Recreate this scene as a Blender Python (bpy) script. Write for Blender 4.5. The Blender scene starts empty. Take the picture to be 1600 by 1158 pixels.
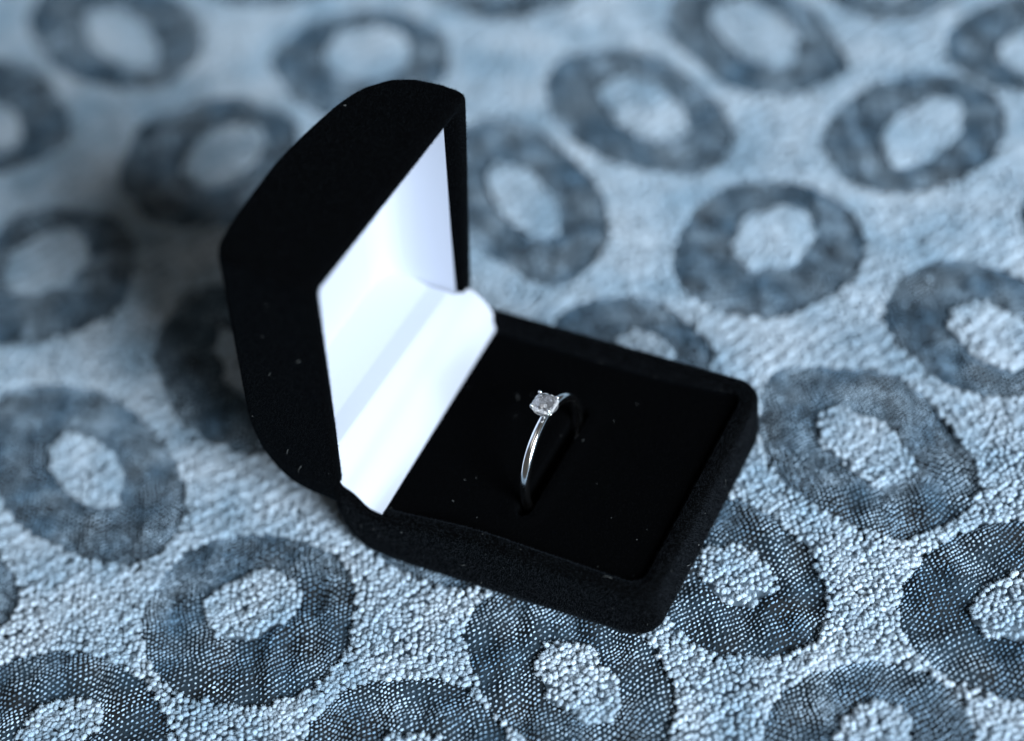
import bpy, math
import numpy as np
from mathutils import Matrix, Vector

rng = np.random.default_rng(7)
MM = 0.001
sc = bpy.context.scene

# ------------------------------------------------------------------ camera
cam_d = bpy.data.cameras.new("camera")
cam = bpy.data.objects.new("camera", cam_d)
sc.collection.objects.link(cam)
CP = np.array([118.639, -124.753, 214.707])
CR = (0.88612287, 0.45009829, -0.11044362)
CU = (-0.26676954, 0.69024021, 0.6726087)
CF = (-0.37897265, 0.56655096, -0.73171015)
m = Matrix.Identity(4)
for i in range(3):
    m[i][0], m[i][1], m[i][2], m[i][3] = CR[i], CU[i], -CF[i], CP[i] * MM
cam.matrix_world = m
cam_d.sensor_width = 36.0
cam_d.lens = 60.75
cam_d.clip_start = 0.01
cam_d.clip_end = 20.0
cam_d.dof.use_dof = True
cam_d.dof.focus_distance = 0.2565
cam_d.dof.aperture_fstop = 5.2
cam_d.dof.aperture_blades = 7
sc.camera = cam

# ------------------------------------------------------------------ room light: dim neutral ambient + cool window light, plus added lamps for ring reflections
w = bpy.data.worlds.new("World")
sc.world = w
w.use_nodes = True
bg = w.node_tree.nodes["Background"]
bg.inputs[0].default_value = (1.0, 0.98, 0.90, 1)
bg.inputs[1].default_value = 0.06


def window_light(name, az, el, dist, w_, h_, power, col):
    d = bpy.data.lights.new(name, 'AREA')
    d.shape = 'RECTANGLE'
    d.size, d.size_y = w_, h_
    d.energy = power
    d.color = col
    o = bpy.data.objects.new(name, d)
    sc.collection.objects.link(o)
    a, e = math.radians(az), math.radians(el)
    v = Vector((math.cos(a) * math.cos(e), math.sin(a) * math.cos(e), math.sin(e)))
    o.location = v * dist + Vector((0.01, 0.02, 0.0))
    o.rotation_euler = v.to_track_quat('Z', 'Y').to_euler()
    return o


window_light("window_light", -22, 28, 0.78, 0.34, 0.34, 15.6, (0.81, 0.915, 1.0))
window_light("added_stone_glint", 128, 50, 1.8, 0.2, 0.22, 0.5, (0.80, 0.90, 1.0))  # added light, no known window: gives the stone's table something bright to reflect
window_light("added_ring_reflection_fill", -110, 68, 1.6, 0.8, 0.8, 1.4, (1.0, 0.965, 0.92))  # added overhead fill, no known lamp: reflections for the band, warmer shadows

sc.view_settings.view_transform = 'Standard'
sc.view_settings.look = 'None'
sc.view_settings.exposure = 0.0
sc.view_settings.gamma = 1.0
sc.cycles.max_bounces = 10
sc.cycles.transmission_bounces = 8
sc.cycles.diffuse_bounces = 4
sc.cycles.caustics_reflective = True
sc.cycles.sample_clamp_indirect = 6.0
sc.cycles.caustics_refractive = True


# ------------------------------------------------------------------ materials
def mat(name, col, rough=0.5, metal=0.0, sheen=0.0, sheen_col=None, sheen_rough=0.4, ior=None, spec=None):
    mt = bpy.data.materials.new(name)
    mt.use_nodes = True
    b = mt.node_tree.nodes["Principled BSDF"]
    b.inputs["Base Color"].default_value = (*col, 1)
    b.inputs["Roughness"].default_value = rough
    b.inputs["Metallic"].default_value = metal
    b.inputs["Sheen Weight"].default_value = sheen
    b.inputs["Sheen Roughness"].default_value = sheen_rough
    if sheen_col:
        b.inputs["Sheen Tint"].default_value = (*sheen_col, 1)
    if ior:
        b.inputs["IOR"].default_value = ior
    if spec is not None:
        b.inputs["Specular IOR Level"].default_value = spec
    return mt, mt.node_tree, b


def noise_bump(nt, b, scale, strength, dist, detail=3):
    tc = nt.nodes.new("ShaderNodeTexCoord")
    n = nt.nodes.new("ShaderNodeTexNoise")
    n.inputs["Scale"].default_value = scale
    n.inputs["Detail"].default_value = detail
    bp = nt.nodes.new("ShaderNodeBump")
    bp.inputs["Strength"].default_value = strength
    bp.inputs["Distance"].default_value = dist
    nt.links.new(tc.outputs["Object"], n.inputs["Vector"])
    nt.links.new(n.outputs["Fac"], bp.inputs["Height"])
    nt.links.new(bp.outputs["Normal"], b.inputs["Normal"])
    return tc, n


def noise_col(nt, b, scale, c1, c2, lo=0.3, hi=0.7, detail=3, attr=None):
    """base colour: noise between two colours, optionally multiplied by a per-tuft tone attribute"""
    tc = nt.nodes.new("ShaderNodeTexCoord")
    n = nt.nodes.new("ShaderNodeTexNoise")
    n.inputs["Scale"].default_value = scale
    n.inputs["Detail"].default_value = detail
    r = nt.nodes.new("ShaderNodeValToRGB")
    r.color_ramp.elements[0].position = lo
    r.color_ramp.elements[0].color = (*c1, 1)
    r.color_ramp.elements[1].position = hi
    r.color_ramp.elements[1].color = (*c2, 1)
    nt.links.new(tc.outputs["Object"], n.inputs["Vector"])
    nt.links.new(n.outputs["Fac"], r.inputs["Fac"])
    out = r.outputs["Color"]
    if attr:
        a = nt.nodes.new("ShaderNodeAttribute")
        a.attribute_name = attr
        mx = nt.nodes.new("ShaderNodeMix")
        mx.data_type = 'RGBA'
        mx.blend_type = 'MULTIPLY'
        mx.inputs[0].default_value = 1.0
        nt.links.new(out, mx.inputs[6])
        nt.links.new(a.outputs["Color"], mx.inputs[7])
        out = mx.outputs[2]
    nt.links.new(out, b.inputs["Base Color"])


M_VELVET, nt, b = mat("black_velvet", (0.0012, 0.0013, 0.0015), 1.0, sheen=0.018, sheen_col=(0.55, 0.75, 1.0), sheen_rough=0.35, spec=0.0)
noise_bump(nt, b, 2600, 0.5, 0.0002)
M_NAP, nt, b = mat("velvet_nap_fibre", (0.0085, 0.0105, 0.0135), 0.9, sheen=0.14, sheen_col=(0.7, 0.85, 1.0), spec=0.1)  # raised above the pad's nap: lit rim sheen put into the fibre colour
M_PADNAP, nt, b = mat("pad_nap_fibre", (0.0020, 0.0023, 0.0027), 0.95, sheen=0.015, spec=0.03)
M_LIDNAP, nt, b = mat("lid_nap_fibre", (0.0032, 0.0040, 0.005), 0.95, sheen=0.05, sheen_col=(0.6, 0.8, 1.0), spec=0.05)
M_LINING, nt, b = mat("white_lining_card", (0.49, 0.52, 0.60), 0.6, spec=0.2)
noise_bump(nt, b, 900, 0.12, 0.0002)
M_LINT, nt, b = mat("pale_lint", (0.16, 0.17, 0.17), 0.8)
M_SILVER, nt, b = mat("polished_white_gold", (0.92, 0.92, 0.93), 0.15, metal=1.0)
noise_bump(nt, b, 1800, 0.03, 0.0001)
M_DARKMETAL, nt, b = mat("bright_cut_silver", (0.95, 0.95, 0.98), 0.2, metal=0.7)
M_DIAMOND, nt, b = mat("diamond", (1, 1, 1), 0.0, ior=2.4)
b.inputs["Transmission Weight"].default_value = 1.0

M_BACK, nt, b = mat("cloth_backing", (0.20, 0.27, 0.34), 0.95, spec=0.1)
noise_bump(nt, b, 900, 0.6, 0.0004)
M_PILE, nt, b = mat("chenille_pile", (0.3, 0.4, 0.5), 0.95, sheen=0.15, sheen_col=(0.9, 0.95, 1.0), sheen_rough=0.6, spec=0.0)
noise_bump(nt, b, 3500, 0.7, 0.0003, 4)
b.inputs["Subsurface Weight"].default_value = 0.4
b.inputs["Subsurface Radius"].default_value = (1.0, 1.0, 1.0)
b.inputs["Subsurface Scale"].default_value = 0.0004
noise_col(nt, b, 70, (0.285, 0.405, 0.515), (0.50, 0.59, 0.68), 0.34, 0.66, 3, attr="tone")
M_WOVEN, nt, b = mat("woven_ground", (0.02, 0.03, 0.045), 0.9, spec=0.15)
noise_bump(nt, b, 2500, 0.8, 0.0003)
noise_col(nt, b, 160, (0.014, 0.016, 0.018), (0.020, 0.036, 0.052), 0.35, 0.65)  # brown-black to blue mottle puts hollow shade and lit ridges into the colour
M_STITCH, nt, b = mat("pale_weft_stitch", (0.3, 0.4, 0.5), 0.8, spec=0.25)
noise_bump(nt, b, 4000, 0.5, 0.0002)
noise_col(nt, b, 110, (0.14, 0.245, 0.36), (0.41, 0.535, 0.66), 0.36, 0.64, 3, attr="tone")


# ------------------------------------------------------------------ helpers (all coordinates in millimetres)
def make(name, V, F, mats, parent=None, mi=None, smooth=True, sharp=None, tone=None):
    me = bpy.data.meshes.new(name)
    V = np.asarray(V, dtype=np.float64).reshape(-1, 3) * MM
    if isinstance(F, np.ndarray):
        k = F.shape[1]
        me.vertices.add(len(V))
        me.vertices.foreach_set("co", V.ravel())
        me.loops.add(F.size)
        me.loops.foreach_set("vertex_index", F.ravel().astype(np.int32))
        me.polygons.add(len(F))
        me.polygons.foreach_set("loop_start", (np.arange(len(F)) * k).astype(np.int32))
    else:
        me.from_pydata([tuple(v) for v in V], [], F)
    for mt in mats:
        me.materials.append(mt)
    if mi is not None:
        me.polygons.foreach_set("material_index", np.asarray(mi, dtype=np.int32))
    me.update(calc_edges=True)
    me.validate()
    me.polygons.foreach_set("use_smooth", np.full(len(me.polygons), smooth))
    if sharp:
        me.set_sharp_from_angle(angle=math.radians(sharp))
    if tone is not None:
        at = me.attributes.new("tone", 'FLOAT_COLOR', 'POINT')
        c = np.ones((len(V), 4))
        c[:, :3] = tone
        at.data.foreach_set("color", c.ravel())
    me.update()
    o = bpy.data.objects.new(name, me)
    sc.collection.objects.link(o)
    if parent:
        o.parent = parent
    return o


def empty(name, loc):
    o = bpy.data.objects.new(name, None)
    o.empty_display_size = 0.01
    o.location = Vector(loc) * MM
    sc.collection.objects.link(o)
    return o


def tag(o, label=None, cat=None, kind=None, group=None):
    for k, v in (("label", label), ("category", cat), ("kind", kind), ("group", group)):
        if v:
            o[k] = v
    return o


class Geo:
    def __init__(s):
        s.V, s.F, s.M, s.n = [], [], [], 0

    def add(s, V, F, mi=0):
        V = np.asarray(V, float).reshape(-1, 3)
        s.V.append(V)
        s.F += [[i + s.n for i in f] for f in F]
        s.M += [mi] * len(F)
        s.n += len(V)

    def loops(s, L, cap0=False, cap1=False, mi=0, flip=False, closed=True):
        k = len(L[0])
        F = []
        for i in range(len(L) - 1):
            for j in range(k if closed else k - 1):
                a, b_ = i * k + j, i * k + (j + 1) % k
                q = [a, b_, b_ + k, a + k]
                F.append(q[::-1] if flip else q)
        if cap0:
            F.append(list(range(k))[::-1] if not flip else list(range(k)))
        if cap1:
            base = (len(L) - 1) * k
            q = list(range(base, base + k))
            F.append(q if not flip else q[::-1])
        s.add(np.concatenate([np.asarray(l, float) for l in L]), F, mi)

    def build(s, name, mats, parent=None, **kw):
        return make(name, np.concatenate(s.V), s.F, mats, parent, mi=s.M, **kw)


def rrect(x0, x1, y0, y1, r, n=6, rs=None, m_=10):
    """rounded rectangle, counter-clockwise; rs = radii at (x1y1, x0y1, x0y0, x1y0)"""
    rs = rs or (r,) * 4
    pts = []
    for (cx, cy, a0, rr) in ((x1, y1, 0, rs[0]), (x0, y1, 90, rs[1]), (x0, y0, 180, rs[2]), (x1, y0, 270, rs[3])):
        rr = max(0.02, min(rr, (x1 - x0) / 2 - 0.01, (y1 - y0) / 2 - 0.01))
        ox = cx - rr if cx == x1 else cx + rr
        oy = cy - rr if cy == y1 else cy + rr
        arc = [(ox + rr * math.cos(math.radians(a0 + 90 * i / n)), oy + rr * math.sin(math.radians(a0 + 90 * i / n))) for i in range(n + 1)]
        if pts:
            p, q = pts[-1], arc[0]
            pts += [(p[0] + (q[0] - p[0]) * i / m_, p[1] + (q[1] - p[1]) * i / m_) for i in range(1, m_)]
        pts += arc
    p, q = pts[-1], pts[0]
    pts += [(p[0] + (q[0] - p[0]) * i / m_, p[1] + (q[1] - p[1]) * i / m_) for i in range(1, m_)]
    return np.array(pts)


def tri_sample(V, F, density, keep=None):
    """random points and normals on faces"""
    T = []
    for f in F:
        for i in range(1, len(f) - 1):
            T.append((f[0], f[i], f[i + 1]))
    T = np.array(T)
    A, B, C = V[T[:, 0]], V[T[:, 1]], V[T[:, 2]]
    N = np.cross(B - A, C - A)
    ar = np.linalg.norm(N, axis=1) / 2
    N = N / (2 * ar[:, None] + 1e-12)
    n = int(ar.sum() * density)
    idx = rng.choice(len(T), n, p=ar / ar.sum())
    u, v = rng.random(n), rng.random(n)
    fl = u + v > 1
    u[fl], v[fl] = 1 - u[fl], 1 - v[fl]
    P = A[idx] + u[:, None] * (B - A)[idx] + v[:, None] * (C - A)[idx]
    return P, N[idx]


def fibres(P, N, length, width, lean=0.5):
    n = len(P)
    d = N + rng.normal(0, lean, (n, 3))
    d /= np.linalg.norm(d, axis=1)[:, None]
    t = np.cross(d, rng.normal(0, 1, (n, 3)))
    t /= np.linalg.norm(t, axis=1)[:, None]
    L = length * (0.5 + 0.8 * rng.random((n, 1)))
    W = width * (0.6 + 0.8 * rng.random((n, 1)))
    b0 = P - N * 0.03
    V = np.stack([b0 - t * W / 2, b0 + t * W / 2, b0 + d * L], 1).reshape(-1, 3)
    return V, np.arange(3 * n).reshape(-1, 3)


def velvet(g, name, parent, density=16, length=0.34, width=0.05, xf=None, nap=None):
    """velvet-covered body: the shell mesh plus its short pile, one object"""
    V = np.concatenate(g.V)
    P, N = tri_sample(V, g.F, density)
    FV, FF = fibres(P, N, length, width)
    allV = np.concatenate([V, FV])
    if xf is not None:
        allV = xf(allV)
    faces = [list(f) for f in g.F] + (FF + len(V)).tolist()
    mi = [0] * len(g.F) + [1] * len(FF)
    return make(name, allV, faces, [M_VELVET, nap or M_NAP], parent, mi=mi, smooth=True, sharp=50)


# ------------------------------------------------------------------ the cloth
def height(x, y):
    """gentle swell of the cloth; a little deeper below the hinge of the box"""
    x, y = np.asarray(x, float), np.asarray(y, float)
    z = -2.3 + 0.35 * np.sin(x * 0.071 + 1.3) * np.cos(y * 0.063 + 0.4) + 0.25 * np.sin(x * 0.13 + y * 0.11 + 2.0)
    near = np.exp(-(((x - 25) / 42) ** 2 + ((y - 22) / 38) ** 2) ** 2)
    z = z * (1 - near) + near * (-3.6 + 0.035 * np.clip(x, 0, 55))
    return z


def pucker(x, y):
    return 1.0 + (0.62 * np.sin(x * 0.52 + 1.7 * np.sin(y * 0.21)) * np.sin(y * 0.43 + 1.1 * np.sin(x * 0.31))
            + 0.30 * np.sin(x * 0.9 + y * 0.7 + 2 * np.sin(x * 0.17)))


# oval motifs: outer centre, half-axes, turn; inner centre, half-axes, turn (mm, degrees)
MOTIFS = [
    (-120.6, 100.7, 24.7, 15.9, 156.0, -118.4, 99.5, 14.5, 6.8, 152.0),
    (-130.9, 67.7, 24.2, 14.8, 160.0, -126.3, 65.2, 9.9, 5.6, 153.0),
    (-62.6, 108.9, 19.6, 17.3, 174.0, -62.8, 112.0, 10.0, 9.4, 177.0),
    (-75.0, 71.0, 20.0, 18.2, 149.0, -73.7, 73.6, 10.0, 8.3, 87.0),
    (-87.3, 32.7, 19.0, 17.1, 148.0, -89.3, 35.4, 9.7, 8.4, 101.0),
    (-39.1, 25.6, 22.3, 12.8, 146.0, -36.9, 26.6, 12.4, 5.2, 147.0),
    (-51.7, -3.9, 24.4, 13.3, 157.0, -50.7, -3.7, 11.9, 5.4, 155.0),
    (-8.4, -18.0, 17.2, 15.6, 1.0, -9.0, -16.0, 8.2, 7.0, 38.0),
    (-59.7, -33.5, 16.7, 10.7, 174.0, -60.0, -33.8, 7.1, 5.1, 175.0),
    (-23.7, -44.9, 16.9, 10.9, 178.0, -24.1, -45.9, 7.5, 5.3, 36.0),
    (26.8, -28.8, 15.4, 11.6, 2.0, 28.4, -29.6, 7.4, 5.0, 6.0),
    (41.6, -7.8, 18.9, 11.8, 156.0, 43.6, -8.8, 9.7, 5.4, 154.0),
    (57.3, 17.0, 15.6, 12.3, 152.0, 58.0, 17.5, 7.1, 5.6, 161.0),
    (66.9, 48.5, 19.1, 14.8, 147.0, 67.2, 48.6, 10.1, 6.4, 148.0),
    (96.8, 27.8, 16.7, 14.4, 67.0, 97.6, 28.6, 8.7, 5.9, 59.0),
    (84.5, -1.2, 14.7, 11.5, 42.0, 85.4, -0.3, 6.7, 5.0, 51.0),
    (75.6, 80.0, 16.5, 13.5, 145.0, 78.7, 78.9, 9.3, 6.3, 145.0),
    (36.0, 86.0, 18.1, 16.5, 85.0, 36.1, 88.9, 9.7, 7.1, 80.0),
    (50.4, 124.6, 18.5, 15.4, 72.0, 51.8, 125.1, 12.1, 6.6, 78.0),
    (-1.8, 113.2, 22.6, 14.7, 152.0, -0.5, 114.0, 13.2, 7.0, 146.0),
    (-12.0, 83.0, 25.2, 13.4, 141.0, -10.9, 82.0, 13.4, 5.7, 141.0),
    (10.4, 143.2, 22.7, 14.4, 146.0, 10.8, 144.1, 13.9, 7.2, 144.0),
    (29.9, 170.3, 16.3, 14.3, 161.0, 30.0, 169.2, 7.8, 6.7, 15.0),
    (63.2, 157.8, 16.6, 15.5, 81.0, 64.8, 156.0, 9.0, 7.1, 69.0),
    (23.5, 54.3, 14.9, 11.7, 158.0, 26.1, 54.0, 7.3, 5.3, 157.0),
    (84.6, 113.9, 12.2, 11.1, 67.0, 85.0, 113.9, 5.7, 5.1, 58.0),
    (-101.9, 132.0, 18.3, 14.0, 167.0, -101.8, 131.9, 8.8, 6.5, 175.0),
    (-49.1, 144.4, 20.3, 13.3, 177.0, -48.4, 144.9, 9.5, 6.9, 6.0),
    (8.2, 11.9, 17.6, 12.9, 160.0, 8.4, 11.7, 8.1, 5.6, 165.0),
]
# the pattern goes on all round, in the same spacing
CLOTH = (-185.0, 135.0, -85.0, 205.0)
have = [np.array(mm[:2]) for mm in MOTIFS]
tries = np.random.default_rng(3)
for _ in range(6000):
    p = np.array([tries.uniform(CLOTH[0], CLOTH[1]), tries.uniform(CLOTH[2], CLOTH[3])])
    d = min(np.hypot(*(p - q)) for q in have)
    if 36 < d:
        have.append(p)
        a_ = float(tries.uniform(130, 190))
        MOTIFS.append((p[0], p[1], tries.uniform(15.5, 18), tries.uniform(12.5, 14.5), a_, p[0], p[1], tries.uniform(7.5, 9.5), tries.uniform(5, 6.5), a_))


class Motif:
    def __init__(s, mm, seed):
        s.o, s.i = mm[:5], mm[5:]
        r = np.random.default_rng(seed)
        s.co = [(k, r.normal(0, 0.032 / k ** 0.5), r.uniform(0, 6.28)) for k in (2, 3, 4, 5, 7)]
        s.ci = [(k, r.normal(0, 0.022), r.uniform(0, 6.28)) for k in (2, 3, 4, 5, 7, 9)]
        s.R = max(mm[2], mm[3]) * 1.15

    def _r(s, e, c, x, y):
        t = math.radians(e[4])
        dx, dy = x - e[0], y - e[1]
        u = (dx * math.cos(t) + dy * math.sin(t)) / e[2]
        v = (-dx * math.sin(t) + dy * math.cos(t)) / e[3]
        ph = np.arctan2(v, u)
        return np.hypot(u, v) / (1 + sum(a * np.sin(k * ph + b_) for k, a, b_ in c))

    def inside(s, x, y, grow=0.0, grow_in=None):
        """True on the woven band"""
        ro = s._r(s.o, s.co, x, y)
        ri = s._r(s.i, s.ci, x, y)
        return (ro < 1 + grow / s.o[3]) & (ri > 1 - (grow if grow_in is None else grow_in) / s.i[3])

    def band_z(s, x, y):
        """surface of the puckered band, pulled down where it meets the pile"""
        ro, ri = s._r(s.o, s.co, x, y), s._r(s.i, s.ci, x, y)
        do, di = (1 - ro) * s.o[3] + 0.9, (ri - 1) * s.i[3] + 0.9
        e = np.clip(np.minimum(do, di) / 2.2, 0.02, 1)
        e = np.sin(0.5 * math.pi * e)
        return height(x, y) + (pucker(x, y) - 0.35) * 0.9 * e + 0.02

    def outline(s, which, n):
        e, c = (s.o, s.co) if which == 'o' else (s.i, s.ci)
        ph = np.linspace(0, 2 * np.pi, n, endpoint=False)
        k = 1 + sum(a * np.sin(q * ph + b_) for q, a, b_ in c) + (1.1 if which == 'o' else -1.1) / e[3]
        t = math.radians(e[4])
        u, v = e[2] * k * np.cos(ph), e[3] * k * np.sin(ph)
        return np.stack([e[0] + u * math.cos(t) - v * math.sin(t), e[1] + u * math.sin(t) + v * math.cos(t)], 1)


motifs = [Motif(mm, 100 + k) for k, mm in enumerate(MOTIFS)]

cloth = empty("patterned_cloth", (0, 0, -4))
tag(cloth, "pale blue chenille cloth woven with dark oval rings, lying under the black ring box", "cloth")
CL = Vector((0, 0, -4))


def in_cloth(o):
    o.location = -CL * MM
    return o


# backing sheet: fine near, coarse towards its far edge, running on past the picture
xs = np.concatenate([np.linspace(-420, -190, 12), np.arange(-186, 137, 2.0), np.linspace(140, 380, 12)])
ys = np.concatenate([np.linspace(-330, -90, 12), np.arange(-86, 207, 2.0), np.linspace(210, 460, 12)])
X, Y = np.meshgrid(xs, ys, indexing='ij')
Z = height(X, Y) - 0.75
nx, ny = len(xs), len(ys)
I = np.arange(nx * ny).reshape(nx, ny)
F = np.stack([I[:-1, :-1], I[1:, :-1], I[1:, 1:], I[:-1, 1:]], -1).reshape(-1, 4)
in_cloth(make("cloth_backing", np.stack([X, Y, Z], -1).reshape(-1, 3), F, [M_BACK], cloth))

# thread directions
TH = math.radians(62)
ct, st_ = math.cos(TH), math.sin(TH)


def warp(x, y):
    return (0.55 * np.sin(x * 0.19 + 1.0) + 0.5 * np.sin(y * 0.16 + x * 0.09 + 0.5) + 0.25 * np.sin(x * 0.6 + y * 0.4),
            0.55 * np.sin(y * 0.21 + 2.0) + 0.5 * np.sin(x * 0.15 - y * 0.08 + 1.5) + 0.25 * np.sin(y * 0.7 - x * 0.3 + 1))


def lattice(du, dv, jit, r):
    """jittered, staggered lattice along the threads"""
    R = 330
    nu, nv = int(2 * R / du), int(2 * R / dv)
    iu, iv = np.meshgrid(np.arange(nu), np.arange(nv), indexing='ij')
    u = (iu - nu / 2 + 0.5 * (iv % 2)) * du
    v = (iv - nv / 2) * dv
    x = u * ct - v * st_ - 25 + r.normal(0, jit, u.shape)
    y = u * st_ + v * ct + 60 + r.normal(0, jit, u.shape)
    wx, wy = warp(x, y)
    x, y = (x + wx).ravel(), (y + wy).ravel()
    k = (x > CLOTH[0]) & (x < CLOTH[1]) & (y > CLOTH[2]) & (y < CLOTH[3])
    return x[k], y[k]


# woven oval bands, each one its own piece with its pale weft stitches
sx, sy = lattice(0.72, 0.70, 0.055, np.random.default_rng(11))
k = 6
dome_a = np.linspace(0, 2 * np.pi, k, endpoint=False)
DV = [(math.cos(a), math.sin(a), 0.0) for a in dome_a] + [(0.55 * math.cos(a), 0.55 * math.sin(a), 0.8) for a in dome_a] + [(0, 0, 1.0)]
DV = np.array(DV)
DF = []
for j in range(k):
    j2 = (j + 1) % k
    DF += [(j, j2, k + j2), (j, k + j2, k + j), (k + j, k + j2, 2 * k)]
DF = np.array(DF)
def box_hides(x, y):
    return (x > 4) & (x < 49) & (y > 4) & (y < 41)


for mo in motifs:
    n = 96
    O, Ii = mo.outline('o', n), mo.outline('i', n)
    nr = 18
    P = []
    for q in range(nr + 1):
        t = q / nr
        XY = O * (1 - t) + Ii * t
        z = mo.band_z(XY[:, 0], XY[:, 1])
        if q in (0, nr):
            z -= 0.5
        P.append(np.column_stack([XY, z]))
    GV = np.concatenate(P)
    GF = []
    for q in range(nr):
        for j in range(n):
            a, b_ = q * n + j, q * n + (j + 1) % n
            GF += [(a, b_, b_ + n), (a, b_ + n, a + n)]
    GF = np.array(GF)
    c = np.array(mo.o[:2])
    near = (np.abs(sx - c[0]) < mo.R * 1.1) & (np.abs(sy - c[1]) < mo.R * 1.1)
    x, y = sx[near], sy[near]
    ok = mo.inside(x, y, 0.65, 1.1) & ~box_hides(x, y)
    x, y = x[ok], y[ok]
    z = mo.band_z(x, y)
    ns = len(x)
    r = np.random.default_rng(int(1000 + abs(c[0]) * 7))
    ang = TH + r.normal(0, 0.25, ns) + math.radians(8)
    la, lb, lh = 0.30 * r.uniform(0.7, 1.25, ns), 0.19 * r.uniform(0.7, 1.2, ns), 0.20 * r.uniform(0.7, 1.3, ns)
    Vx = x[:, None] + la[:, None] * DV[None, :, 0] * np.cos(ang)[:, None] - lb[:, None] * DV[None, :, 1] * np.sin(ang)[:, None]
    Vy = y[:, None] + la[:, None] * DV[None, :, 0] * np.sin(ang)[:, None] + lb[:, None] * DV[None, :, 1] * np.cos(ang)[:, None]
    Vz = z[:, None] + lh[:, None] * DV[None, :, 2] + 0.0
    SV = np.stack([Vx, Vy, Vz], -1).reshape(-1, 3)
    SF = (DF[None] + (np.arange(ns) * len(DV))[:, None, None]).reshape(-1, 3) + len(GV)
    tn = (0.40 + 0.75 * r.random(ns)) * (1 + 0.3 * np.sin(x * 0.5 + 2 * np.sin(y * 0.35)) * np.sin(y * 0.6 + c[0]))
    tone = np.concatenate([np.ones(len(GV)), np.repeat(tn, len(DV))])[:, None] * np.ones(3)
    mi = np.concatenate([np.zeros(len(GF)), np.ones(len(SF))])
    in_cloth(make("woven_ring", np.concatenate([GV, SV]), np.concatenate([GF, SF]), [M_WOVEN, M_STITCH], cloth, mi=mi, tone=tone))


# chenille pile between and inside the ovals
def ico(sub):
    import bmesh
    bm = bmesh.new()
    bmesh.ops.create_icosphere(bm, subdivisions=sub, radius=1.0)
    V = np.array([v.co[:] for v in bm.verts])
    F = np.array([[v.index for v in f.verts] for f in bm.faces])
    bm.free()
    return V, F


def tufts(x, y, sub, r, size, fuzz=0):
    V0, F0 = ico(sub)
    n = len(x)
    nv = 12
    var = []
    for q in range(nv):
        d = r.normal(0, 1, (5, 3))
        d /= np.linalg.norm(d, axis=1)[:, None]
        k_ = 1 + 0.20 * sum(np.maximum(0, V0 @ dd) ** 3 for dd in d) - 0.12 + r.normal(0, 0.06, len(V0))
        var.append(V0 * k_[:, None])
    var = np.array(var)[r.integers(0, nv, n)]
    ang = TH + r.normal(0, 0.5, n)
    s = size * r.uniform(0.85, 1.15, n)
    sx_, sy_, sz_ = s * r.uniform(0.95, 1.3, n), s * r.uniform(0.75, 1.0, n), s * r.uniform(0.75, 1.05, n)
    A = var * np.stack([sx_, sy_, sz_], -1)[:, None, :]
    Vx = x[:, None] + A[..., 0] * np.cos(ang)[:, None] - A[..., 1] * np.sin(ang)[:, None]
    Vy = y[:, None] + A[..., 0] * np.sin(ang)[:, None] + A[..., 1] * np.cos(ang)[:, None]
    rib = np.sin(2.3 * (x * st_ - y * ct) + 2.5 * np.sin(0.13 * x + 0.1 * y))
    zc = height(x, y) + 0.13 * rib + 0.75 + 0.15 * pucker(x * 0.8, y * 0.8) + r.normal(0, 0.13, n)
    Vz = zc[:, None] + A[..., 2]
    V = np.stack([Vx, Vy, Vz], -1).reshape(-1, 3)
    F = (F0[None] + (np.arange(n) * len(V0))[:, None, None]).reshape(-1, 3)
    tone = r.uniform(0.84, 1.14, n) * (1 + 0.09 * rib)
    tn = np.repeat(tone, len(V0))
    if fuzz:
        # loose fibre ends standing off each tuft
        N0 = V0 / np.linalg.norm(V0, axis=1)[:, None]
        pick = r.integers(0, len(V0), (n, fuzz))
        P = np.take_along_axis(np.stack([Vx, Vy, Vz], -1), pick[..., None], 1)
        D = N0[pick] + r.normal(0, 0.45, (n, fuzz, 3))
        ca, sa = np.cos(ang)[:, None], np.sin(ang)[:, None]
        D = np.stack([D[..., 0] * ca - D[..., 1] * sa, D[..., 0] * sa + D[..., 1] * ca, D[..., 2]], -1).reshape(-1, 3)
        D /= np.linalg.norm(D, axis=1)[:, None]
        P = P.reshape(-1, 3) - D * 0.12
        t = np.cross(D, r.normal(0, 1, D.shape))
        t /= np.linalg.norm(t, axis=1)[:, None]
        ln = r.uniform(0.25, 0.55, (len(P), 1))
        FV = np.stack([P - t * 0.05, P + t * 0.05, P + D * ln], 1).reshape(-1, 3)
        F = np.concatenate([F, np.arange(len(FV)).reshape(-1, 3) + len(V)])
        V = np.concatenate([V, FV])
        tn = np.concatenate([tn, np.repeat(tone, fuzz * 3)])
    return V, F, tn[:, None] * np.ones(3)


r = np.random.default_rng(21)
px, py = lattice(0.88, 0.80, 0.14, r)
keep = ~box_hides(px, py)
for mo in motifs:
    keep &= ~mo.inside(px, py, 0.25, 0.75)
px, py = px[keep], py[keep]
dcam = np.sqrt((px - CP[0]) ** 2 + (py - CP[1]) ** 2 + CP[2] ** 2)
nearm = dcam < 300
V1, F1, T1 = tufts(px[nearm], py[nearm], 2, r, 0.44, 48)
V2, F2, T2 = tufts(px[~nearm], py[~nearm], 1, r, 0.52, 8)
pile = in_cloth(make("chenille_pile", np.concatenate([V1, V2]), np.concatenate([F1, F2 + len(V1)]), [M_PILE], cloth, tone=np.concatenate([T1, T2])))
tag(pile, kind="stuff")

# ------------------------------------------------------------------ ring box
W, HB, TOPZ = 44.5, 11.5, 11.5
box = empty("ring_box", (0, 0, 0))
tag(box, "open black velvet ring box with white lined lid standing upright on the patterned cloth", "ring box")

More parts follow.
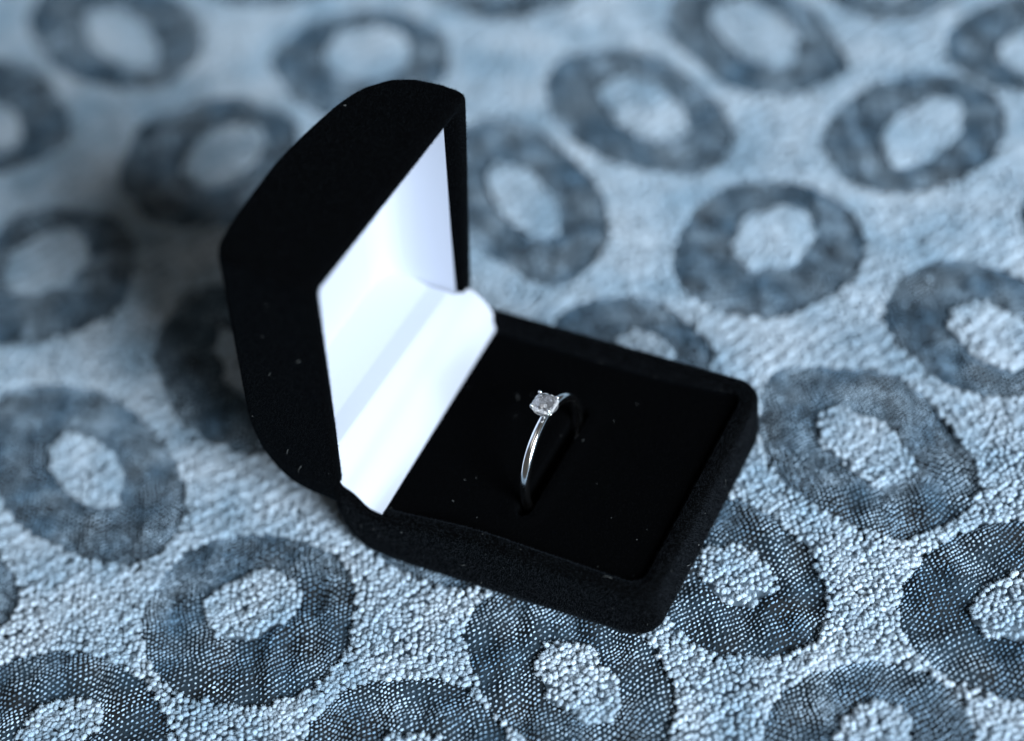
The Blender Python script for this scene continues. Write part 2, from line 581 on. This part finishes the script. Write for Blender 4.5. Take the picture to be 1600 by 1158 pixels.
bx, bz = [-2.2, -0.9, 1.9, 5.9, 11, 23.6, 43.5, 54], [0.4, -0.6, -2.6, -3.2, -3.1, -2.5, -0.9, -0.2]


def rim_top(x, y):
    """top of the rim: dips just in front of the hinge"""
    s = np.clip((x - 1.5) / 3.0, 0, 1)
    dn = s * s * (3 - 2 * s)
    s2 = np.clip((x - 5) / 20.0, 0, 1)
    up = s2 * s2 * (3 - 2 * s2)
    return TOPZ - 2.7 * dn * (1 - up) * np.clip((30 - y) / 15, 0, 1)


g = Geo()
L = []
# from the pad floor up the inner wall, over the rolled rim and down the outside
for ins, dz in ((2.6, -5.5), (2.55, -1.2), (2.35, -0.45), (1.95, -0.08), (1.3, 0.02), (0.75, -0.05), (0.3, -0.35), (0.06, -0.9), (0.0, -1.8)):
    lp = rrect(-0.6 + ins, 52 - ins, ins, W - ins, 0, n=8, rs=(4 - ins * 0.6, 1.5, 1.5, 4 - ins * 0.6), m_=24)
    L.append(np.column_stack([lp, rim_top(lp[:, 0], lp[:, 1]) + dz]))
for t in np.linspace(0.08, 1, 16):
    e = max(0.0, (t - 0.72) / 0.28)
    ins = 2.4 * (1 - math.sqrt(max(0, 1 - e * e)))
    eh = max(0.0, (t - 0.35) / 0.65)
    hin = 7.0 * (1 - math.sqrt(max(0, 1 - eh * eh)))
    hx = -0.6 - 1.5 * min(1, t / 0.25) + hin
    lp = rrect(hx, 52 - ins, ins, W - ins, 0, n=8, rs=(4, 2, 2, 4), m_=24)
    zb = np.interp(lp[:, 0], bx, bz)
    zt = rim_top(lp[:, 0], lp[:, 1]) - 1.8
    L.append(np.column_stack([lp, zt + (zb - zt) * (t if t > 0.72 else t) ** 1.0]))
g.loops(L, cap1=True, flip=True)
base = velvet(g, "base", box, density=30)

# pad with the slot that holds the ring
RX, RY, RZ, RR = 26.6, 20.0, 10.5, 9.85


def pad_z(x, y):
    e = np.minimum(np.minimum(x - 1.5, 49.8 - x), np.minimum(y - 2.0, W - 2.0 - y))
    z = 8.75 + 1.5 * np.clip((x - 30) / 18, 0, 1) ** 1.5 - 0.9 * np.exp(-np.maximum(e, 0) / 0.8)
    dx = np.abs(x - RX - 0.05) / 1.0
    dy = np.maximum(0, np.abs(y - RY) - 10.3) / 0.8
    rr = np.hypot(dx, dy)
    z = z - 6.0 * np.clip(1.25 - rr, 0, 1) ** 0.8 + 0.30 * np.exp(-((rr - 2.4) / 1.1) ** 2)
    return z


xs = np.concatenate([np.arange(1.5, 24, 0.75), np.arange(24, 29.5, 0.18), np.arange(29.5, 50.1, 0.75)])
ys = np.concatenate([np.arange(2.0, 8, 0.5), np.arange(8, 32, 0.4), np.arange(32, W - 1.9, 0.5)])
X, Y = np.meshgrid(xs, ys, indexing='ij')
I = np.arange(X.size).reshape(X.shape)
F = np.stack([I[:-1, :-1], I[1:, :-1], I[1:, 1:], I[:-1, 1:]], -1).reshape(-1, 4)
g = Geo()
g.add(np.stack([X, Y, pad_z(X, Y)], -1).reshape(-1, 3), F.tolist())
pad = velvet(g, "ring_pad", base, density=22, nap=M_PADNAP)

# lid: built closed-side up in (s, y, H), then turned about the hinge
TH_L = 1.44586651
dl = np.array([math.cos(TH_L), 0, math.sin(TH_L)])
nl = np.array([-math.sin(TH_L), 0, math.cos(TH_L)])


def lid_xf(P):
    P = np.asarray(P, float).reshape(-1, 3)
    return P[:, :1] * dl + P[:, 1:2] * np.array([0, 1.0, 0]) + P[:, 2:3] * nl + np.array([0, 0, HB])


S1 = 46.5
Hn, Yn = [0, 6, 10, 12.5, 14.2, 15.2, 15.9, 16.5, 17.0, 17.3], [0, -0.1, -0.1, -0.05, 0.15, 0.7, 1.9, 4.8, 10.5, 18.0]
Hf, Yf = [0, 4.2, 8.3, 11.2, 14.0, 15.0, 15.7, 16.3, 16.85, 17.3], [44.2, 44.2, 43.5, 41.9, 38.4, 35.9, 33.4, 29.8, 26, 20.5]
Hs, Ss = [0, 4.6, 7.9, 10.6, 13.3, 15.1, 16.2, 17.0], [-3.5, -3.6, -3.2, -1.4, 2.6, 8.5, 12.5, 16]
T_N, T_F, T_T = 2.0, 3.3, 2.0
g = Geo()
L = []
IN = (1.6, S1 - T_T, T_N, 44.2 - T_F)      # cavity plan
for k_, H in ((0, 14.6), (0.0, 1.0), (0.12, 0.5), (0.4, 0.12), (0.8, 0.0)):
    lp = rrect(IN[0] - k_, IN[1] + k_, IN[2] - k_, IN[3] + k_, 0, rs=(1.0, 0.8, 0.8, 1.0))
    L.append(np.column_stack([lp, np.full(len(lp), H)]))
for H, ins in ((0.0, 0.75), (0.1, 0.4), (0.45, 0.12), (0.95, 0.0)):
    lp = rrect(-3.5 + ins, S1 - ins, ins, 44.2 - ins, 0, rs=(1.4, 1.6, 1.6, 1.4))
    L.append(np.column_stack([lp, np.full(len(lp), H)]))
for H in list(np.arange(2, 12, 1.0)) + [12, 12.6, 13.2, 13.8, 14.3, 14.8, 15.2, 15.6, 15.9, 16.2, 16.45, 16.65, 16.85, 17.05, 17.2, 17.3]:
    y0, y1, s0 = np.interp(H, Hn, Yn), np.interp(H, Hf, Yf), np.interp(H, Hs, Ss)
    s1 = S1 - 0.5 * max(0, (H - 12) / 5) ** 2
    lp = rrect(s0, s1, y0, y1, 0, rs=(1.2, 2.0, 2.0, 1.2))
    L.append(np.column_stack([lp, np.full(len(lp), H)]))
g.loops(L, cap1=True)
lid = velvet(g, "lid", box, density=30, xf=lid_xf, nap=M_LIDNAP)


def lid_box(name, s0, s1, y0, y1, h0, h1, skew=None):
    V = []
    for s in (s0, s1):
        for y in (y0, y1):
            for h in (h0, h1):
                V.append([s, y, h])
    V = np.array(V, float)
    if skew:
        V = skew(V)
    F = [(0, 1, 3, 2), (4, 6, 7, 5), (0, 4, 5, 1), (2, 3, 7, 6), (0, 2, 6, 4), (1, 5, 7, 3)]
    return make(name, lid_xf(V), F, [M_LINING], lid, smooth=False)


# far side: one bent card that curves into the back
sec = [(IN[3] - 0.5, 0.0), (IN[3] - 0.5, 4.0), (IN[3] - 0.6, 7.5), (IN[3] - 1.0, 10.0), (IN[3] - 1.7, 11.8), (IN[3] - 3.0, 12.9), (IN[3] - 5.0, 13.3), (IN[3] - 7.5, 13.4)]
V, F = [], []
for s_ in (3.2, 20.0, IN[1] - 0.5):
    h0 = 0.9 if s_ < 10 else (1.5 if s_ < 30 else 2.1)
    for off in (0.0, 0.3):
        V += [(s_, y_ + off, max(h_, h0) + off) for y_, h_ in sec]
k = len(sec)
for a_ in (0, 1):
    for q in range(k - 1):
        i0, i1 = a_ * 2 * k + q, (a_ + 1) * 2 * k + q
        F += [(i0, i0 + 1, i1 + 1, i1), (i0 + k, i1 + k, i1 + k + 1, i0 + k + 1)]
    i0, i1 = a_ * 2 * k, (a_ + 1) * 2 * k
    F += [(i0, i1, i1 + k, i0 + k)]
make("lining_panel", lid_xf(V), F, [M_LINING], lid, smooth=True, sharp=50)
lid_box("lining_panel", 6.5, IN[1] - 0.5, IN[2] + 0.25, IN[2] + 0.75, 1.5, 13.4)
lid_box("lining_panel", IN[1] - 0.48, IN[1] - 0.05, IN[2] + 0.3, IN[3] - 2.4, 2.0, 14.2)
lid_box("lining_panel", 5.6, IN[1] - 0.5, IN[2] + 0.8, 34.5, 13.42, 13.8)

# white strip: floor of the lid, rolling over the hinge down on to the pad
prof_near = [(-13.2, 19.7), (-9, 18.5), (-5.3, 17.4), (-5.1, 17.34), (-4.9, 17.3), (-2.0, 17.2), (-1.75, 17.1), (-1.55, 16.9), (-0.7, 15.4), (0.1, 13.9), (0.6, 13.3), (1.2, 12.9), (1.8, 12.6), (2.5, 12.1), (3.2, 11.3), (4.0, 10.2), (4.8, 9.5), (5.9, 9.25), (6.8, 9.15)]
prof_far = [(-13.2, 19.5), (-9, 18.4), (-5.3, 17.4), (-5.1, 17.35), (-4.9, 17.33), (-1.6, 17.3), (-1.35, 17.25), (-1.15, 17.15), (-0.4, 16.85), (0.4, 16.5), (1.2, 16.1), (1.9, 15.7), (2.5, 15.2), (3.2, 14.5), (3.9, 13.6), (4.5, 12.4), (4.9, 11.1), (5.1, 10.0), (5.2, 9.1)]
g = Geo()
rows = []
for (xn, zn), (xf_, zf) in zip(prof_near, prof_far):
    # inside the lid the strip is as wide as the cavity; past the hinge it widens to the full box
    row = []
    for j in range(25):
        v = j / 24
        x, z = xn + (xf_ - xn) * v, zn + (zf - zn) * v
        t_ = min(1, max(0, (xn + 0.9) / 1.3))
        t_ = t_ * t_ * (3 - 2 * t_)
        ya, yb = 2.6 + (0.75 - 2.6) * t_, 40.35 + (42.7 - 40.35) * t_ - 0.45 * min(1, max(0, (xn + 13) / 9)) * (1 - t_)  # tapering gap left at the far side to imitate the crease's shadow line
        row.append((x, ya + (yb - ya) * v, z))
    rows.append(row)
top = np.array(rows)
bot = top.copy()
bot[..., 2] -= 0.35
n0, n1 = top.shape[:2]
V = np.concatenate([top.reshape(-1, 3), bot.reshape(-1, 3)])
I = np.arange(n0 * n1).reshape(n0, n1)
F = np.stack([I[:-1, :-1], I[1:, :-1], I[1:, 1:], I[:-1, 1:]], -1).reshape(-1, 4).tolist()
nb = n0 * n1
F += [[q + nb for q in f][::-1] for f in F]
for j in range(n0 - 1):
    for c_, fl in ((0, 0), (n1 - 1, 1)):
        f = [I[j, c_], I[j + 1, c_], I[j + 1, c_] + nb, I[j, c_] + nb]
        F.append(f[::-1] if not fl else f)
for j in range(n1 - 1):
    for r_ in (0, n0 - 1):
        F.append([I[r_, j], I[r_, j + 1], I[r_, j + 1] + nb, I[r_, j] + nb])
g.add(V, F)
g.build("hinge_lining", [M_LINING], lid, sharp=60)


# lint caught on the velvet
def lint(name, parent, P, N, n, r, smin=0.03, smax=0.09):
    idx = r.integers(0, len(P), n)
    V, F, k_ = [], [], 0
    for i in idx:
        p, nn = P[i] + N[i] * 0.28, N[i]
        d = np.cross(nn, r.normal(0, 1, 3))
        d /= np.linalg.norm(d)
        t = np.cross(nn, d)
        ln, wd = r.uniform(smin, smax) * (2.2 if r.random() < 0.25 else 1), r.uniform(0.02, 0.045)
        V += [p - d * ln - t * wd, p + d * ln - t * wd, p + d * ln + t * wd, p - d * ln + t * wd, p + nn * 0.08]
        F += [[k_, k_ + 1, k_ + 4], [k_ + 1, k_ + 2, k_ + 4], [k_ + 2, k_ + 3, k_ + 4], [k_ + 3, k_, k_ + 4]]
        k_ += 5
    return tag(make(name, V, F, [M_LINT], parent, smooth=False), kind="stuff")


def world_faces(o):
    me = o.data
    V = np.empty(len(me.vertices) * 3)
    me.vertices.foreach_get("co", V)
    V = V.reshape(-1, 3) / MM
    return V, [list(p.vertices) for p in me.polygons if p.material_index == 0]


def hairs(parent, starts, r):
    """a few curled hairs caught on the velvet; starts are surface points with the direction they lie in"""
    V, F, k_ = [], [], 0
    for p, d, nn, ln in starts:
        p, d, nn = np.array(p, float), np.array(d, float), np.array(nn, float)
        t = np.cross(nn, d)
        bend = r.uniform(-0.5, 0.5)
        for i in range(7):
            u = i / 6
            c = p + d * ln * u + t * bend * ln * u * u + nn * (0.3 + 0.3 * math.sin(u * 3.0))
            V += [c - t * 0.022, c + t * 0.022]
            if i:
                F.append([k_ + 2 * i - 2, k_ + 2 * i - 1, k_ + 2 * i + 1, k_ + 2 * i])
        k_ += 14
    return tag(make("hair", V, F, [M_LINT], parent), kind="stuff")


rl = np.random.default_rng(77)
hairs(lid, [(lid_xf([[4, -0.02, 6]])[0], (-0.6, 0, -0.8), (0, -1, 0), 2.2), (lid_xf([[7, -0.02, 8]])[0], (-0.3, 0, -0.95), (0, -1, 0), 1.6),
            (lid_xf([[24, -0.1, 9]])[0], (0.1, 0, 1), (0, -1, 0), 0.9), (lid_xf([[30, -0.1, 4]])[0], (0.7, 0, 0.7), (0, -1, 0), 1.1)], rl)
hairs(base, [((20, -0.02, 4.5), (0.9, 0, 0.4), (0, -1, 0), 1.4), ((52, 26, 7), (0, 0.5, 0.86), (1, 0, 0), 1.6), ((52, 12, 5), (0, 0.9, -0.4), (1, 0, 0), 1.1),
             ((15, 30, 8.8), (0.9, -0.3, 0), (0, 0, 1), 1.2), ((44, 1.2, 11.45), (0.9, 0.3, 0), (0, 0, 1), 1.5)], rl)
for ob_, nn_ in ((base, 110), (pad, 28), (lid, 22)):
    V, F_ = world_faces(ob_)
    P, N = tri_sample(V, F_, 2)
    lint("lint", ob_ if ob_ is not pad else base, P, N, nn_, rl)

# ------------------------------------------------------------------ the ring
ring = empty("diamond_ring", (RX, RY, RZ - RR))
tag(ring, "thin silver solitaire ring with a small diamond, standing in the slot of the black pad", "ring")
RO = Vector((RX, RY, RZ - RR))


def in_ring(o):
    o.location = -RO * MM
    return o


def ring_pt(phi, rad, xo):
    """phi from the top; the ring stands in the y-z plane"""
    return (RX + xo, RY + rad * math.sin(phi), RZ + rad * math.cos(phi))


g = Geo()
L = []
NB = 180
for q in range(NB):
    ph = 2 * math.pi * q / NB
    top_ = max(0.0, math.cos(ph))
    hw = 0.78 - 0.12 * top_ ** 6
    th = 1.25 + 0.25 * top_ ** 8
    # court section: flat crown with soft shoulders
    sec = [(-hw, 0.25), (-hw * 0.97, 0.55), (-hw * 0.84, 0.85), (-hw * 0.6, 1.02), (-hw * 0.3, 1.10), (0, 1.12), (hw * 0.3, 1.10), (hw * 0.6, 1.02), (hw * 0.84, 0.85), (hw * 0.97, 0.55), (hw, 0.25), (hw * 0.8, 0.05), (0, 0), (-hw * 0.8, 0.05)]
    L.append([ring_pt(ph, RR - th + s_[1] * th / 1.12, s_[0]) for s_ in sec])
L.append(L[0])
g.loops(L)
band = in_ring(g.build("band", [M_SILVER], ring))

# setting, built about (0,0,0) = centre of the stone's girdle, z up
SX, SY, SZ = RX - 0.15, RY + 0.35, RZ + RR + 1.55


def tube(g, pts, rad, n=8, cap=True):
    pts = [np.array(p, float) for p in pts]
    rads = rad if hasattr(rad, '__len__') else [rad] * len(pts)
    L = []
    for i, p in enumerate(pts):
        d = pts[min(i + 1, len(pts) - 1)] - pts[max(i - 1, 0)]
        d /= np.linalg.norm(d)
        a = np.cross(d, (0.3, 0.5, 0.81))
        a /= np.linalg.norm(a)
        b_ = np.cross(d, a)
        L.append([p + rads[i] * (math.cos(t) * a + math.sin(t) * b_) for t in np.linspace(0, 2 * math.pi, n, endpoint=False)])
    g.loops(L, cap0=cap, cap1=cap)


def torus(g, R, r_, z, n=40, k_=8, wob=0, nwob=4, ph0=0):
    L = []
    for q in range(n + 1):
        a = 2 * math.pi * q / n
        zz = z + wob * abs(math.sin(nwob / 2 * (a - ph0)))
        L.append([((R + r_ * math.cos(t)) * math.cos(a), (R + r_ * math.cos(t)) * math.sin(a), zz + r_ * math.sin(t)) for t in np.linspace(0, 2 * math.pi, k_, endpoint=False)])
    g.loops(L)


def ball(g, c, r_, sub=2):
    V, F = ico(sub)
    g.add(V * r_ + np.array(c), F.tolist())


def at_set(g):
    g.V = [v + np.array([SX, SY, SZ]) for v in g.V]
    return g


ST_R = 2.0
# basket: two gallery rings, the upper one scalloped between the prongs
g = Geo()
torus(g, 1.22, 0.20, -1.45)
torus(g, 1.95, 0.13, -0.15, n=64, wob=-0.35, nwob=4, ph0=math.radians(45))
for a in np.radians([45, 135, 225, 315]):
    tube(g, [(0.5 * math.cos(a), 0.5 * math.sin(a), -2.0), (1.2 * math.cos(a), 1.2 * math.sin(a), -1.45)], 0.25)
basket = in_ring(at_set(g).build("basket", [M_SILVER], ring))
for a in np.radians([43, 136, 226, 314]):
    g = Geo()
    c, s = math.cos(a), math.sin(a)
    tube(g, [(1.15 * c, 1.15 * s, -1.6), (1.75 * c, 1.75 * s, -0.7), (2.12 * c, 2.12 * s, 0.1), (2.1 * c, 2.1 * s, 0.42)], [0.24, 0.22, 0.22, 0.24])
    ball(g, (2.02 * c, 2.02 * s, 0.50), 0.31)
    at_set(g).build("prong", [M_SILVER], basket)

# bright-cut plate with a beaded edge round the stone
g = Geo()
n = 32
L = []
rr_ = np.random.default_rng(5)
for R_, z, jz in ((1.95, -0.25, 0), (2.05, -0.02, 0.02), (1.80, 0.20, 0.12), (1.5, 0.04, 0.16), (1.15, 0.0, 0.20), (0.8, 0.0, 0.20), (0.4, 0.0, 0.15), (0.02, 0.0, 0.0)):
    row = []
    for q in range(n):
        a = 2 * math.pi * (q + rr_.normal(0, 0.12) * (jz > 0.05)) / n
        R2 = R_ * (1 + 0.05 * math.cos(4 * (a - math.pi / 4)) * 1.6)
        row.append((R2 * math.cos(a), R2 * math.sin(a), z + rr_.normal(0, 1) * jz))
    L.append(row)
g.loops(L)
for q in range(16):
    a = 2 * math.pi * (q + 0.5) / 16
    ball(g, (1.72 * math.cos(a), 1.72 * math.sin(a), 0.20), 0.15, 1)
at_set(g).build("plate", [M_DARKMETAL], basket, smooth=False)


# round brilliant
def brilliant(R_, z0):
    g = Geo()
    rot = 0.2

    def circ(r_, z, n, off):
        return [(r_ * math.cos(rot + 2 * math.pi * (q + off) / n), r_ * math.sin(rot + 2 * math.pi * (q + off) / n), z + z0) for q in range(n)]
    V = circ(0.55 * R_, 0.33 * R_, 8, 0) + circ(0.80 * R_, 0.20 * R_, 8, 0.5) + circ(R_, 0.03 * R_, 16, 0) + circ(R_, -0.03 * R_, 16, 0) + circ(0.5 * R_, -0.46 * R_, 8, 0.5) + [(0, 0, z0 - 0.86 * R_)]
    F = [list(range(8))]
    for q in range(8):
        q2 = (q + 1) % 8
        F += [[q, 8 + q, q2]]
        F += [[q, 16 + 2 * q, 8 + q]]
        F += [[q2, 8 + q, 16 + (2 * q + 2) % 16]]
        F += [[8 + q, 16 + 2 * q, 16 + 2 * q + 1], [8 + q, 16 + 2 * q + 1, 16 + (2 * q + 2) % 16]]
        F += [[48 + q, 32 + 2 * q + 1, 32 + 2 * q]]
        F += [[48 + q, 32 + (2 * q + 2) % 16, 32 + 2 * q + 1]]
        F += [[48 + q, 48 + q2, 32 + (2 * q + 2) % 16]]
        F += [[48 + q2, 48 + q, 56]]
    for q in range(16):
        q2 = (q + 1) % 16
        F += [[16 + q, 32 + q, 32 + q2, 16 + q2]]
    g.add(V, F)
    return g


in_ring(at_set(brilliant(1.55, 0.46)).build("diamond", [M_DIAMOND], ring, smooth=False))
